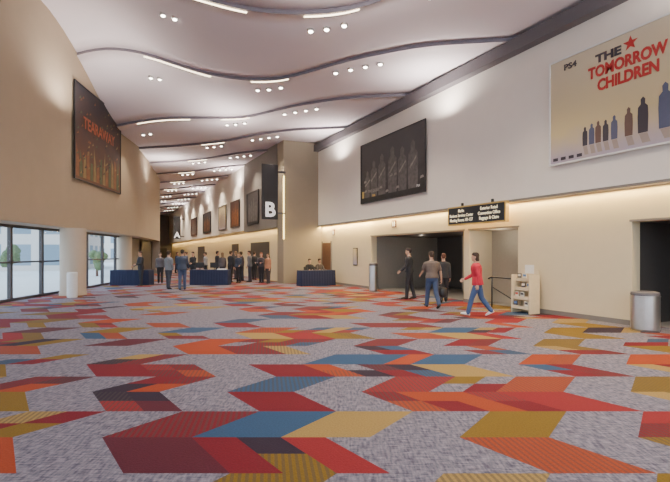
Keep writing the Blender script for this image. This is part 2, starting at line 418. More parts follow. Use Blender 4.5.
# glowing slots tucked under the ceiling steps (emissive light fittings making the warm streaks)
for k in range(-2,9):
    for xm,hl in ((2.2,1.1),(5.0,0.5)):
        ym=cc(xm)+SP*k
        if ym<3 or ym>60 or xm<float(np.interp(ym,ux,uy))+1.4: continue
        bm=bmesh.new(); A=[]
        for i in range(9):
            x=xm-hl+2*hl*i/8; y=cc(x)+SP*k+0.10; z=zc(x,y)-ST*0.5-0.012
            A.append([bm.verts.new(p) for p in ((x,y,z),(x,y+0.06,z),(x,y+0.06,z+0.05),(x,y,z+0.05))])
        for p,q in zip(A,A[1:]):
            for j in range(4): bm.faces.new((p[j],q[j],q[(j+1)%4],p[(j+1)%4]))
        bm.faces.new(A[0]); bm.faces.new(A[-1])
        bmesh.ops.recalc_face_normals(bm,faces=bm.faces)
        mk('linear_light',bm,M_slot,kind='structure')
for x,y,z in ((9.6,4,6.2),(9.6,12,6.2),(9.6,20,6.2),(7.6,32,6.2),(7.6,44,6.2),(7.6,58,6.2),(-3.5,9,7.0),(-0.8,19,6.8),(3.2,31,6.0),(4,8,5.8),(4.5,20,5.8)):
    ld=bpy.data.lights.new('ceiling_fill','SPOT'); ld.energy=560; ld.color=(1,0.89,0.82); ld.spot_size=math.radians(168); ld.spot_blend=1.0; ld.shadow_soft_size=0.04  # added upward fill spots, brighten ceiling and upper walls, no fitting modelled
    o=bpy.data.objects.new('ceiling_fill',ld); link(o); o.location=(x,y,z); o.rotation_euler=(math.pi,0,0)
for y0,y1,e in ((-6,6,190),(6,17.5,220),(17.5,23,220)):
    ld=bpy.data.lights.new('cove_light','AREA'); ld.shape='RECTANGLE'; ld.size=0.06; ld.size_y=y1-y0; ld.energy=e; ld.color=(1,0.71,0.28)
    o=bpy.data.objects.new('cove_light',ld); link(o); o.location=(UPX+0.12,(y0+y1)/2,3.10)
for y0,y1,e in ((24,44,240),(44,76,340)):
    ld=bpy.data.lights.new('cove_light','AREA'); ld.shape='RECTANGLE'; ld.size=0.06; ld.size_y=y1-y0; ld.energy=e; ld.color=(1,0.68,0.26)
    o=bpy.data.objects.new('cove_light',ld); link(o); o.location=(8.45,(y0+y1)/2,3.07)
for x,y,e in ((12.3,12.9,26),(12.3,16.2,8),(10.95,10.4,12)):
    ld=bpy.data.lights.new('recess_light','POINT'); ld.energy=e; ld.color=(1,0.85,0.65); ld.shadow_soft_size=0.05
    o=bpy.data.objects.new('recess_light',ld); link(o); o.location=(x,y,2.2)
box('light_strip',8.27,8.33,22.94,23.005,2.4,5.8,M_strip,kind=None,label='tall warm glowing light strip on the wall corner',cat='wall light')

# ------------------------------------------------------------ posters
def poster(name,origin,U,w,h,mats,draw,label,frame=M_black):
    o=bpy.data.objects.new(name,None); link(o); frame_obj(o,origin,U); o['label']=label; o['category']='poster'
    bm=bmesh.new(); t=0.04
    bbox(bm,-t,w+t,-t,0,0,0.05); bbox(bm,-t,w+t,h,h+t,0,0.05); bbox(bm,-t,0,0,h,0,0.05); bbox(bm,w,w+t,0,h,0,0.05); bbox(bm,0,w,0,h,0,0.02)
    mk('frame',bm,frame,parent=o)
    bm=bmesh.new(); draw(bm,w,h)
    mk('printed_picture',bm,mats,parent=o)
    return o
def gradmat(name,cb,ct,h,mid=None,ns=1.6,na=0.35):
    m=bpy.data.materials.new(name); m.use_nodes=True; nt=m.node_tree; n=nt.nodes; l=nt.links; b=n['Principled BSDF']; b.inputs['Roughness'].default_value=0.55
    tc=n.new('ShaderNodeTexCoord'); s=n.new('ShaderNodeSeparateXYZ'); l.new(tc.outputs['Object'],s.inputs[0])
    mr=n.new('ShaderNodeMapRange'); mr.inputs['From Max'].default_value=h; l.new(s.outputs[1],mr.inputs[0])
    no=n.new('ShaderNodeTexNoise'); no.inputs['Scale'].default_value=ns; no.inputs['Detail'].default_value=8; l.new(tc.outputs['Object'],no.inputs[0])
    ad=n.new('ShaderNodeMath'); ad.operation='MULTIPLY_ADD'; ad.inputs[1].default_value=na; l.new(no.outputs['Fac'],ad.inputs[0]); 
    sb=n.new('ShaderNodeMath'); sb.operation='SUBTRACT'; l.new(mr.outputs[0],sb.inputs[0]); sb.inputs[1].default_value=na/2; l.new(sb.outputs[0],ad.inputs[2])
    cr=n.new('ShaderNodeValToRGB'); cr.color_ramp.elements[0].color=cb+(1,); cr.color_ramp.elements[1].color=ct+(1,)
    if mid:
        e=cr.color_ramp.elements.new(mid[0]); e.color=mid[1]+(1,)
    l.new(ad.outputs[0],cr.inputs[0]); l.new(cr.outputs[0],b.inputs['Base Color']); return m
P_cream=gradmat('poster_cream',(0.42,0.36,0.42),(0.58,0.50,0.36),2.6,(0.3,(0.62,0.50,0.26)))
P_dk=mat('poster_ink',(0.05,0.04,0.05),0.6); P_ink2=mat('poster_ink_blue',(0.09,0.10,0.16),0.6); P_red=mat('poster_red',(0.45,0.02,0.02),0.5)
P_rfl=mat('poster_shade',(0.36,0.29,0.24),0.6); P_ink3=mat('poster_ink_brown',(0.14,0.08,0.06),0.6); P_wh=mat('poster_white',(0.75,0.75,0.72),0.6)
def d1(bm,w,h):
    poly(bm,[(0,0),(w,0),(w,h),(0,h)],0.021,0)
    xs=[0.95,1.12,1.28,1.46,1.66,1.98,2.28,2.72,3.15,3.7,4.25]; hs=[.46,.5,.52,.5,.55,.64,.78,.95,1.1,1.2,1.1]
    for i,(x,hh) in enumerate(zip(xs,hs)):
        blob(bm,x,0.30,hh,hh*.26,(1,2,5)[i%3],0.024+i*0.0004)
        poly(bm,[(x-hh*.11,0.29),(x+hh*.11,0.29),(x+hh*.2,0.08),(x-hh*.02,0.08)],0.0225+i*.0001,4)
po=poster('poster',(UPX-0.06,8.03,3.95),(0,-1,0),4.7,2.6,[P_cream,P_dk,P_ink2,P_dk,P_rfl,P_ink3],d1,'large cream poster, red title lettering, row of dark upright shapes',frame=M_white)
text(po,'PS4',0.20,0.56,2.38,P_dk,0.03,bold=0.006,sx=1.2)
text(po,'THE',0.26,1.52,2.27,P_dk,0.03,bold=0.012,sx=1.25)
text(po,'TOMORROW',0.36,1.90,1.97,P_red,0.03,bold=0.014,sx=0.78)
text(po,'CHILDREN',0.36,1.94,1.63,P_red,0.03,bold=0.014,sx=0.78)
bm=bmesh.new()
pts=[]
for i in range(10):
    r=0.17 if i%2==0 else 0.07; a=math.pi/2+i*math.pi/5; pts.append((2.02+r*math.cos(a),2.34+r*math.sin(a)))
poly(bm,pts,0.03,0); mk('star_emblem',bm,P_red,parent=po)
for i in range(4):
    bm=bmesh.new(); poly(bm,[(0.08+i*0.22,0.06),(0.22+i*0.22,0.06),(0.22+i*0.22,0.14),(0.08+i*0.22,0.14)],0.031,0); mk('logo_mark',bm,P_dk,parent=po)

P_dark=gradmat('poster_dark',(0.012,0.012,0.012),(0.06,0.058,0.06),2.6,(0.5,(0.05,0.048,0.05)),2.5,0.8)
P_gr=mat('poster_grey',(0.10,0.095,0.09),0.5,var=0.8,scale=6); P_gr2=mat('poster_grey_light',(0.24,0.22,0.20),0.5,var=0.8,scale=6); P_gd=mat('poster_gold',(0.5,0.36,0.10),0.5)
def d2(bm,w,h):
    poly(bm,[(0,0),(w,0),(w,h),(0,h)],0.021,0)
    for i,(x,hh) in enumerate(((0.55,1.2),(1.1,1.6),(1.75,1.75),(2.55,1.9),(3.25,1.75),(3.95,1.85))):
        blob(bm,x,0.2,hh,hh*.32,1,0.024+i*.0004)
        poly(bm,[(x-.22,.2+hh*.45),(x+.22,.2+hh*.66),(x+.25,.2+hh*.62),(x-.18,.2+hh*.41)],0.029+i*.0002,2)
    for i in range(16):
        x=random.uniform(.2,4.4); y=random.uniform(.15,.9); poly(bm,[(x,y),(x+.25,y+.03),(x+.2,y+.12),(x+.04,y+.1)],0.0315+.0001*i,2 if i%2 else 1)
pd=poster('poster',(UPX-0.06,17.99,3.93),(0,-1,0),4.7,2.6,[P_dark,P_gr,P_gr2],d2,'large black poster with a row of hazy grey shapes')
text(pd,'THE ORDER',0.17,1.1,0.45,P_gr2,0.036,bold=0.003); text(pd,'1886',0.14,1.1,0.24,P_gd,0.036,bold=0.003)
bm=bmesh.new(); poly(bm,[(0.1,0.2),(0.28,0.2),(0.28,0.5),(0.1,0.5)],0.036,0); mk('rating_box',bm,P_gd,parent=pd)
text(pd,'PS4',0.14,4.3,0.24,P_wh,0.036)

a=Vector((-1.42,20.35)); b=Vector((0.27,25.0)); d=(b-a); nn=Vector((d.y,-d.x)).normalized()
org=a+nn*0.10
P_lb=gradmat('banner_picture',(0.14,0.06,0.03),(0.03,0.028,0.035),4.0,(0.5,(0.08,0.045,0.04)),1.5,0.9)
P_or=mat('banner_orange',(0.24,0.09,0.03),0.5,var=0.7,scale=4); P_gn=mat('banner_green',(0.08,0.11,0.05),0.5,var=0.6,scale=4); P_tt=mat('banner_title',(0.45,0.12,0.06),0.5,var=0.4,scale=4); P_yl=mat('banner_ochre',(0.26,0.18,0.07),0.5,var=0.5,scale=4)
def d3(bm,w,h):
    poly(bm,[(0,0),(w,0),(w,h),(0,h)],0.021,0)
    for i in range(14):
        x=0.08+i*0.33; poly(bm,[(x,0.1),(x+.3,0.1),(x+.26,0.7+1.0*random.random()),(x+.05,0.6+1.0*random.random())],0.024+i*.0003,(1,2,4)[i%3])
    for i in range(90):
        x=random.uniform(.1,4.6); y=random.uniform(.2,3.5); poly(bm,[(x,y),(x+.2,y+.05),(x+.15,y+.15)],0.0285+.0001*i,(1,2,3,4)[i%4])
lb=poster('banner',(org.x,org.y,4.62),(d.x,d.y,0),d.length-0.05,3.80,[P_lb,P_or,P_gn,P_dk,P_yl],d3,'dark brown picture banner with red lettering on the curved wall')
lb['category']='banner'
text(lb,'TEARAWAY',0.66,2.4,2.35,P_tt,0.042,bold=0.016,sx=0.95)

for (y1,y0,z0,z1,m1,m2,lab) in ((29.9,27.3,3.55,5.6,P_dark,P_gr,'dark framed poster on the far wall'),(34.6,32.0,3.6,5.5,P_lb,P_or,'brown framed poster on the far wall'),(38.9,36.2,3.6,5.5,P_cream,P_rfl,'pale framed poster on the far wall'),(46.4,42.5,3.6,5.5,P_dark,P_or,'dark orange framed poster on the far wall'),(54,50,3.6,5.5,P_lb,P_gr,'small brown poster far down the wall')):
    def d4(bm,w,h,m2=m2):
        poly(bm,[(0,0),(w,0),(w,h),(0,h)],0.021,0)
        for i in range(4): blob(bm,w*(0.2+0.2*i),0.15,h*(0.6+0.08*(i%3)),h*.22,1,0.024+i*.0005)
    q=poster('poster',(8.24-0.03,y1,z0),(0,-1,0),y1-y0,z1-z0,[m1,m2],d4,lab)

# ------------------------------------------------------------ signs
def hang_sign(letter,x0,y,label):
    o=bpy.data.objects.new('hanging_sign',None); link(o); frame_obj(o,(x0,y,3.42),(1,0,0)); o['label']=label; o['category']='sign'
    bm=bmesh.new(); bbox(bm,0,0.88,0,2.9,-0.12,0,bev=0.01); mk('sign_panel',bm,M_black,parent=o)
    for zz in (2.5,0.3):
        bm=bmesh.new(); bbox(bm,0.88,1.32,zz,zz+.08,-0.1,-0.02); mk('bracket',bm,M_beam,parent=o)
    text(o,letter,1.05,0.44,0.48,M_wltr,0.004,name='letter',bold=0.03)
    return o
hang_sign('B',7.0,22.7,'tall black hanging sign with a big white letter B')
hang_sign('A',6.95,60,'tall black hanging sign with a white letter A')

o=bpy.data.objects.new('direction_sign',None); link(o); frame_obj(o,(10.18,11.95,2.56),(0,-1,0)); o['label']='black and gold directory sign mounted above the recess'; o['category']='sign'
bm=bmesh.new(); bbox(bm,0,2.5,0,0.62,-0.14,0,bev=0.01); mk('sign_frame',bm,M_gold,parent=o)
bm=bmesh.new(); bbox(bm,0.05,2.45,0.05,0.57,0,0.008); mk('sign_panel',bm,M_black,parent=o)
for xx in (0.6,1.9):
    bm=bmesh.new(); bbox(bm,xx,xx+.06,0.6,0.72,-0.1,-0.04); mk('bracket',bm,M_black,parent=o)
for i,t in enumerate(('Marlin','Business Services Center','Meeting Rooms 101-127')): text(o,t,0.14,0.66,0.46-0.15*i,M_ltr,0.014,sx=0.76,bold=0.001)
for i,t in enumerate(('Exterior Retail','Convention Office','Baggage & Claim')): text(o,t,0.14,1.86,0.46-0.15*i,M_ltr,0.014,sx=0.85,bold=0.001)

def wall_plate(y,z,w,h,m,lab,x=LWX,glyph=None):
    o=bpy.data.objects.new('wall_sign',None); link(o); frame_obj(o,(x-0.02,y,z),(0,-1,0)); o['label']=lab; o['category']='sign'
    bm=bmesh.new(); bbox(bm,0,w,0,h,-0.01,0.02,bev=0.004); mk('sign_plate',bm,m,parent=o)
    if glyph=='wc':
        for fx in (.3,.7):
            bm=bmesh.new(); blob(bm,w*fx,h*.15,h*.7,h*.25,0,0.022); mk('pictogram',bm,M_wltr,parent=o)
    if glyph=='frame':
        bm=bmesh.new(); bbox(bm,0.04,w-0.04,0.04,h-0.04,0.02,0.024); mk('printed_sheet',bm,P_cream,parent=o)
    return o
wall_plate(15.9,2.72,0.30,0.30,M_wood,'small brown restroom pictogram plate above the recess',glyph='wc')
wall_plate(21.6,2.6,0.25,0.3,M_wood,'small brown pictogram plate high on the tan wall',glyph='wc')
wall_plate(19.3,1.05,0.42,0.85,M_black,'small black framed notice on the tan wall',glyph='frame')

# ------------------------------------------------------------ bins
def bin_(x,y,r,h,m,lab,lid):
    o=empty('trash_bin',(x,y,0),0,lab,'trash bin')
    bm=bmesh.new(); lathe(bm,[(r*0.94,0),(r*0.96,0.03),(r,0.04),(r,h*0.86),(r*1.02,h*0.87),(r*1.02,h*0.9)],36); mk('bin_body',bm,m,parent=o,smooth=False)
    bm=bmesh.new(); lathe(bm,[(r*0.98,h*0.9),(r*1.0,h*0.92),(r*0.97,h*0.98),(r*0.8,h),(r*0.55,h*0.995),(r*0.5,h*0.95),(0,h*0.94)],36); mk('lid',bm,lid,parent=o)
    bm=bmesh.new(); lathe(bm,[(r*0.48,h*0.942),(r*0.48,h*0.955),(0,h*0.955)],24); mk('opening',bm,M_black,parent=o)
bin_(10.2,5.67,0.27,0.83,M_steel,'round brushed steel trash bin against the tan wall',M_beam)
bin_(10.25,16.9,0.19,1.22,M_steel,'tall slim steel trash bin beside the recess',M_beam)
x,y=sv(-9.75,16.7); bin_(x,y,0.18,0.94,M_white,'slim white cylindrical bin beside the round column',M_white)

# ------------------------------------------------------------ brochure rack
RX,RY=10.22,8.80
rk=empty('brochure_rack',(RX,RY,0),-math.pi/2,'light wood brochure rack standing against the tan wall','rack')
for sx in (-0.31,0.28):
    bm=bmesh.new(); bbox(bm,sx,sx+.03,-0.2,0.2,0,1.05,bev=0.005); mk('side_panel',bm,M_cream,parent=rk)
bm=bmesh.new(); bbox(bm,-0.28,0.28,0.17,0.19,0,1.2,bev=0.003); mk('back_panel',bm,M_cream,parent=rk)
bm=bmesh.new(); bbox(bm,-0.15,0.15,0.165,0.17,1.08,1.32); mk('header_card',bm,M_white,parent=rk)
for i in range(4):
    z=0.12+0.25*i
    bm=bmesh.new(); bbox(bm,-0.28,0.28,-0.19+0.05*i,0.17,z,z+0.02); bbox(bm,-0.28,0.28,-0.2+0.05*i,-0.185+0.05*i,z,z+0.09); mk('shelf',bm,M_cream,parent=rk)
bcol=[mat('leaflet_white',(0.7,0.66,0.56)),mat('leaflet_blue',(0.1,0.2,0.4)),mat('leaflet_red',(0.45,0.08,0.05)),mat('leaflet_dark',(0.06,0.06,0.07))]
for i in range(4):
    for j in range(3):
        if (i*3+j) in (1,5,6,11): continue
        lx=-0.18+0.18*j; ly=-0.165+0.05*i; z=0.142+0.25*i
        bm=bmesh.new(); bbox(bm,-0.06,0.06,-0.012,0.012,0,0.19); bbox(bm,-0.05,0.05,-0.0135,-0.012,0.11,0.17,mi=1)
        wx=RX+ly; wy=RY-lx
        q=mk('brochure',bm,[bcol[0 if (i+j)%3 else 3],bcol[(i+j+1)%4]],loc=(wx,wy,z),rot=-math.pi/2,label='folded leaflet standing in the brochure rack',cat='brochure',group='brochures in the rack')
hr=empty('handrail',(10.42,9.85,0),0,'short dark metal handrail beside the recess','handrail')
for yy in (-0.42,0.36):
    bm=bmesh.new(); tube(bm,[(0,yy,0),(0,yy,0.9)],[0.022,0.022],8,cap=False); mk('post',bm,M_black,parent=hr,smooth=True)
bm=bmesh.new(); tube(bm,[(0,-0.5,0.82),(0,-0.42,0.9),(0,0.36,0.92),(0,0.5,0.86)],[0.024]*4,8); mk('rail',bm,M_black,parent=hr,smooth=True)
bm=bmesh.new(); tube(bm,[(0,-0.42,0.3),(0,0.36,0.62)],[0.016]*2,8); mk('rail',bm,M_black,parent=hr,smooth=True)

# ------------------------------------------------------------ skirted tables
def table(x,y,rot,w,d,lab,h=0.78):
    o=empty('skirted_table',(x,y,0),rot,lab,'table')
    bm=bmesh.new(); bbox(bm,-w/2,w/2,-d/2,d/2,h-0.03,h,bev=0.008); mk('table_top',bm,M_navy,parent=o)
    bm=bmesh.new(); ring=[]
    per=[(-w/2,-d/2),(w/2,-d/2),(w/2,d/2),(-w/2,d/2)]
    for i in range(4):
        p=Vector(per[i]); q=Vector(per[(i+1)%4]); ln=(q-p).length; dd=(q-p)/ln; nn=Vector((dd.y,-dd.x)); N=int(ln/0.035)
        for k in range(N):
            s=k/N*ln; ring.append((p+dd*s,nn,0.018*math.sin(s*2*math.pi/0.14)))
    A=[];B=[]
    for p,nn,a in ring:
        t=p+nn*0.004; b=p+nn*(0.03+a); A.append(bm.verts.new((t.x,t.y,h-0.005))); B.append(bm.verts.new((b.x,b.y,0.01)))
    for i in range(len(A)): bm.faces.new((A[i],B[i],B[(i+1)%len(A)],A[(i+1)%len(A)]))
    mk('table_skirt',bm,M_navy,parent=o,smooth=True)
    return o
x1,y1=sv(-10.45,23.2); table(x1,y1,-YAW,1.95,0.7,'long table with pleated navy skirt near the windows')
x2,y2=sv(-6.5,23.5); table(x2,y2,-YAW,1.95,0.7,'long table with pleated navy skirt in front of the crowd')
table(9.25,20.8,0,1.85,0.6,'skirted navy table beside the projecting wall')
def monitor(x,y,z,rot):
    o=empty('monitor',(x,y,z),rot,'small black desktop monitor standing on the skirted table','monitor')
    bm=bmesh.new(); bbox(bm,-0.12,0.12,-0.08,0.08,0,0.015); bbox(bm,-0.02,0.02,-0.01,0.01,0.015,0.15); mk('stand',bm,M_black,parent=o)
    bm=bmesh.new(); bbox(bm,-0.22,0.22,-0.02,0.02,0.10,0.38,bev=0.005); mk('screen_case',bm,M_black,parent=o)
    bm=bmesh.new(); bbox(bm,-0.20,0.20,0.02,0.023,0.12,0.36); mk('screen',bm,mat('screen_glow',(0.3,0.4,0.5),0.3,emit=0.5),parent=o)
for dx in (-0.55,0.2):
    x,y=sv(-6.5+dx,23.5); monitor(x,y,0.78,-YAW)
for dx in (0.5,0.72):
    x,y=sv(-6.5+dx,23.45)
    bm=bmesh.new(); bbox(bm,-0.105,0.105,-0.15,0.15,0,0.05); mk('paper_stack',bm,M_white,loc=(x,y,0.78),rot=-YAW,label='stack of white paper on the skirted table',cat='paper')
x,y=sv(-10.2,23.2)
bm=bmesh.new(); bbox(bm,-0.15,0.15,-0.11,0.11,0,0.22,bev=0.004); mk('cardboard_box',bm,mat('cardboard',(0.40,0.27,0.14)),loc=(x,y,0.78),rot=-YAW,label='small brown cardboard box on the skirted table',cat='box')

def chair(x,y,rot):
    o=empty('chair',(x,y,0),rot,'black padded folding chair behind the skirted table','chair',group='chairs behind the table')
    bm=bmesh.new(); bbox(bm,-0.22,0.22,-0.22,0.22,0.40,0.44,bev=0.015); mk('seat',bm,M_black,parent=o)
    bm=bmesh.new(); bbox(bm,-0.21,0.21,-0.25,-0.21,0.6,0.92,bev=0.015); mk('backrest',bm,M_black,parent=o)
    for sx in (-1,1):
        bm=bmesh.new(); tube(bm,[(sx*0.2,-0.2,0.42),(sx*0.2,0.2,0.0)],[0.012,0.012],6,cap=False); mk('leg',bm,M_steel,parent=o)
        bm=bmesh.new(); tube(bm,[(sx*0.2,-0.24,0.92),(sx*0.2,-0.2,0.42),(sx*0.2,-0.24,0.0)],[0.012]*3,6,cap=False); mk('leg',bm,M_steel,parent=o)

# ------------------------------------------------------------ people
def remeshed(bm,voxel,smooth=3):
    me=bpy.data.meshes.new('tmp'); bmesh.ops.recalc_face_normals(bm,faces=bm.faces); bm.to_mesh(me); bm.free()
    o=bpy.data.objects.new('tmp',me); link(o)
    r=o.modifiers.new('r','REMESH'); r.mode='VOXEL'; r.voxel_size=voxel; r.use_smooth_shade=True
    s=o.modifiers.new('s','SMOOTH'); s.factor=0.5; s.iterations=smooth
    dg=bpy.context.evaluated_depsgraph_get()
    m2=bpy.data.meshes.new_from_object(o.evaluated_get(dg)); bpy.data.objects.remove(o); bpy.data.meshes.remove(me)
    return m2
V=Vector
def person(x,y,face,height,shirt,trou,hair,label,hipL=3,kneeL=4,hipR=-3,kneeR=3,armL=(5,12,8),armR=(-5,12,8),lean=2,female=False,longhair=False,skin=(0.50,0.30,0.20),sleeve='long',shoe=(0.03,0.025,0.02),vox=0.014,sit=False,headturn=0,jacket=False,group=None,build=1.0):
    s=height/1.75
    top=empty('person',(x,y,0),face-YAW,label,'person',group)
    MS=mat('skin%.2f'%skin[0],skin,0.55); 
    def cm(c,pre): return mat('%s_%.2f_%.2f_%.2f'%((pre,)+tuple(c)),c,0.85,var=0.2,scale=9,bump=0.15)
    D=math.radians
    def dirn(a): return V((0,math.sin(a),-math.cos(a)))
    legs=[]
    for sx,h,k in ((-1,hipL,kneeL),(1,hipR,kneeR)):
        hp=V((sx*0.092,0,0)); kn=hp+dirn(D(h))*0.44; an=kn+dirn(D(h-k))*0.42
        f=D(min(0,(h-k))*0.75) if not sit else 0
        if (h-k)>8 and not sit: f=D((h-k)*0.6)
        fd=V((0.0,math.cos(f),math.sin(f)))
        legs.append((hp,kn,an,fd,f,sx))
    low=min(min((an+V((0,-0.05,-0.075)) ).z if f>=0 else 9,(an+fd*0.19+V((0,0,-0.065))).z, an.z-0.075) for hp,kn,an,fd,f,sx in legs)
    P=V((0,0,-low)); 
    if sit: P=V((0,-0.0,0.53/s))
    la=D(lean); U=V((0,math.sin(la),math.cos(la))); Fw=V((0,math.cos(la),-math.sin(la))); Xx=V((1,0,0))
    fx=(0.9 if female else 1.0)*build
    tor=[(-.10,.125,.085),(-.04,.160,.110),(.03,.165*(1.04 if female else 1),.115),(.10,.152,.108),(.18,.136 if not female else .118,.100),(.28,.150*fx,.108),(.38,.168*fx,.118),(.46,.176*fx,.108),(.505,.150*fx,.090),(.535,.090,.072),(.56,.058,.058),(.64,.053,.056)]
    tor=[(t,a*(build if t<.5 else 1),b*(build if t<.5 else 1)) for t,a,b in tor]
    def tsec(lst,g=0): return [(P+U*t,Xx*(a+g),Fw*(b+g)) for t,a,b in lst]
    bm=bmesh.new(); loft(bm,tsec(tor),18)
    ht=D(headturn); hx=V((math.cos(ht),math.sin(ht),0)); hf=V((-math.sin(ht),math.cos(ht),0)); hu=V((0,0,1))
    H0=P+U*0.62-hu*0.62+Fw*0.01
    head=[(.600,.026,.030,.052),(.622,.046,.058,.036),(.655,.062,.080,.018),(.700,.071,.093,.006),(.745,.076,.099,0),(.785,.072,.094,-.003),(.812,.054,.072,-.004),(.826,.028,.038,-.004)]
    hs=lambda lst,g=0,dy=0:[(H0+hu*t+hf*(oy+dy),hx*(a+g),hf*(b+g)) for t,a,b,oy in lst]
    loft(bm,hs(head),18)
    loft(bm,[(H0+hu*.722+hf*.088,hx*.008,hf*.010),(H0+hu*.690+hf*.104,hx*.014,hf*.016),(H0+hu*.678+hf*.098,hx*.012,hf*.010)],8)
    for sx in(-1,1): loft(bm,[(H0+hx*sx*.074+hu*.675-hf*.004,hx*.008,hf*.012),(H0+hx*sx*.079+hu*.705-hf*.006,hx*.010,hf*.020),(H0+hx*sx*.077+hu*.728-hf*.006,hx*.008,hf*.016)],8)
    for hp,kn,an,fd,f,sx in legs:
        hp,kn,an=P+hp,P+kn,P+an
        mid=(hp+kn)/2; calf=kn+(an-kn)*0.3-V((0,0.012,0))
        tube(bm,[hp,mid,kn,calf,kn+(an-kn)*0.7,an],[.083,.074,.054,.055,.042,.036],12)
        tube(bm,[an+V((0,-.03,-.03)),an+fd*.08+V((0,0,-.045)),an+fd*.16+V((0,0,-.055))],[.035,.034,.024],10)
    arms=[]
    for sx,(sh,el,ab) in ((-1,armL),(1,armR)):
        S=P+U*0.470+Xx*sx*0.172*fx
        a=D(sh); b=D(ab)
        ud=V((sx*math.sin(b)*math.cos(a),math.sin(a),-math.cos(a)*math.cos(b)))
        E=S+ud*0.285
        a2=D(sh+el); fdv=V((sx*math.sin(b)*0.4*math.cos(a2),math.sin(a2),-math.cos(a2)*math.cos(b*0.4))).normalized()
        Wr=E+fdv*0.25
        arms.append((S,E,Wr,fdv,sx))
        tube(bm,[S-Xx*sx*.03,S+ud*.04,(S+E)/2,E,E+fdv*.08,Wr],[.050,.052,.044,.036,.037,.025],12)
        pn=V((-sx,0,0)); pn=(pn-fdv*pn.dot(fdv)).normalized(); side=fdv.cross(pn)
        loft(bm,[(Wr-fdv*.01,side*.024,pn*.018),(Wr+fdv*.03,side*.036,pn*.016),(Wr+fdv*.085,side*.041,pn*.014),(Wr+fdv*.095,side*.034,pn*.010)],12)
    body=remeshed(bm,vox)
    bm=bmesh.new(); bm.from_mesh(body)
    for S,E,Wr,fdv,sx in arms:
        pn=V((-sx,0,0)); pn=(pn-fdv*pn.dot(fdv)).normalized(); side=fdv.cross(pn)
        if side.y<0: side=-side
        for i,(o_,ln) in enumerate(((.030,.070),(.011,.080),(-.009,.075),(-.027,.058))):
            b0=Wr+fdv*.075+side*o_
            p1=b0+(fdv*.95+pn*.25).normalized()*ln*.45; p2=p1+(fdv*.7+pn*.7).normalized()*ln*.33; p3=p2+(fdv*.35+pn*.9).normalized()*ln*.25
            tube(bm,[b0,p1,p2,p3],[.0095,.009,.008,.0065],8)
        t0=Wr+fdv*.025+side*.028; t1=t0+(side*.7+fdv*.7+pn*.2).normalized()*.04; t2=t1+(fdv*.95+pn*.3).normalized()*.03
        tube(bm,[t0,t1,t2],[.012,.010,.008],8)
    for sx in(-1,1):
        bm.faces.ensure_lookup_table(); nf=len(bm.faces)
        bmesh.ops.create_icosphere(bm,subdivisions=1,radius=.009,matrix=Matrix.Translation(H0+hx*sx*.030+hu*.716+hf*.088))
        bm.faces.ensure_lookup_table()
        for f in bm.faces[nf:]: f.material_index=1
    loft(bm,[(H0+hx*-.022+hu*.652+hf*.094,hf*.004,hu*.003),(H0+hu*.653+hf*.101,hf*.004,hu*.006),(H0+hx*.022+hu*.652+hf*.094,hf*.004,hu*.003)],6,mi=2)
    for v in bm.verts: v.co*=s
    o=mk('body',bm,[MS,mat('eye_dark',(0.03,0.02,0.02),0.3),mat('lips',(0.35,0.12,0.10),0.5)],parent=top,smooth=True)
    bpy.data.meshes.remove(body)
    def fin(bm,name,m,v=vox,sm_=2,**k):
        me=remeshed(bm,v,sm_)
        for vv in me.vertices: vv.co*=s
        me.materials.clear(); me.materials.append(m); me.polygons.foreach_set('use_smooth',[True]*len(me.polygons))
        o=bpy.data.objects.new(name,me); link(o); o.parent=top
        return o
    bm=bmesh.new(); loft(bm,tsec([q for q in tor if q[0]<=.11],.014),18)
    for hp,kn,an,fd,f,sx in legs:
        hp,kn,an=P+hp,P+kn,P+an
        tube(bm,[hp,(hp+kn)/2,kn,kn+(an-kn)*0.35,kn+(an-kn)*0.7,an+(an-kn).normalized()*.015],[.100,.092,.072,.071,.064,.062],14)
    fin(bm,'trousers',cm(trou,'trousers'))
    bm=bmesh.new(); low_t=-.06 if jacket else .0
    ss=[(low_t,.172*build,.124*build)]+[q for q in tor if low_t+.03<q[0]<.54]+[(.548,.068,.066)]
    loft(bm,tsec(ss,.024),18)
    for S,E,Wr,fdv,sx in arms:
        ud=(E-S).normalized()
        if sleeve=='long': tube(bm,[S-Xx*sx*.03,S+ud*.04,(S+E)/2,E,E+fdv*.1,Wr-fdv*.02],[.064,.068,.060,.053,.050,.038],14)
        else: tube(bm,[S-Xx*sx*.03,S+ud*.04,(S+E)/2,E-ud*.07],[.064,.070,.066,.062],14)
    fin(bm,'jacket' if jacket else 'shirt',cm(shirt,'shirt'))
    for hp,kn,an,fd,f,sx in legs:
        an=P+an; up=V((0,-fd.z,fd.y)); bm=bmesh.new()
        base=an-up*.075
        loft(bm,[(base-fd*.062+up*.030,Xx*.022,up*.026),(base-fd*.04+up*.040,Xx*.036,up*.040),(base+fd*.02+up*.046,Xx*.042,up*.048),(base+fd*.09+up*.036,Xx*.046,up*.036),(base+fd*.155+up*.028,Xx*.044,up*.028),(base+fd*.195+up*.022,Xx*.026,up*.018)],14)
        o=fin(bm,'shoe',cm(shoe,'shoe'),v=max(vox*0.8,0.008),sm_=1)
    bm=bmesh.new()
    hh=[(.70,.066,.070,-.030),(.735,.078,.088,-.018),(.765,.082,.098,-.010),(.795,.078,.096,-.006),(.822,.062,.080,-.006),(.842,.034,.048,-.006)]
    loft(bm,hs(hh,.004),16)
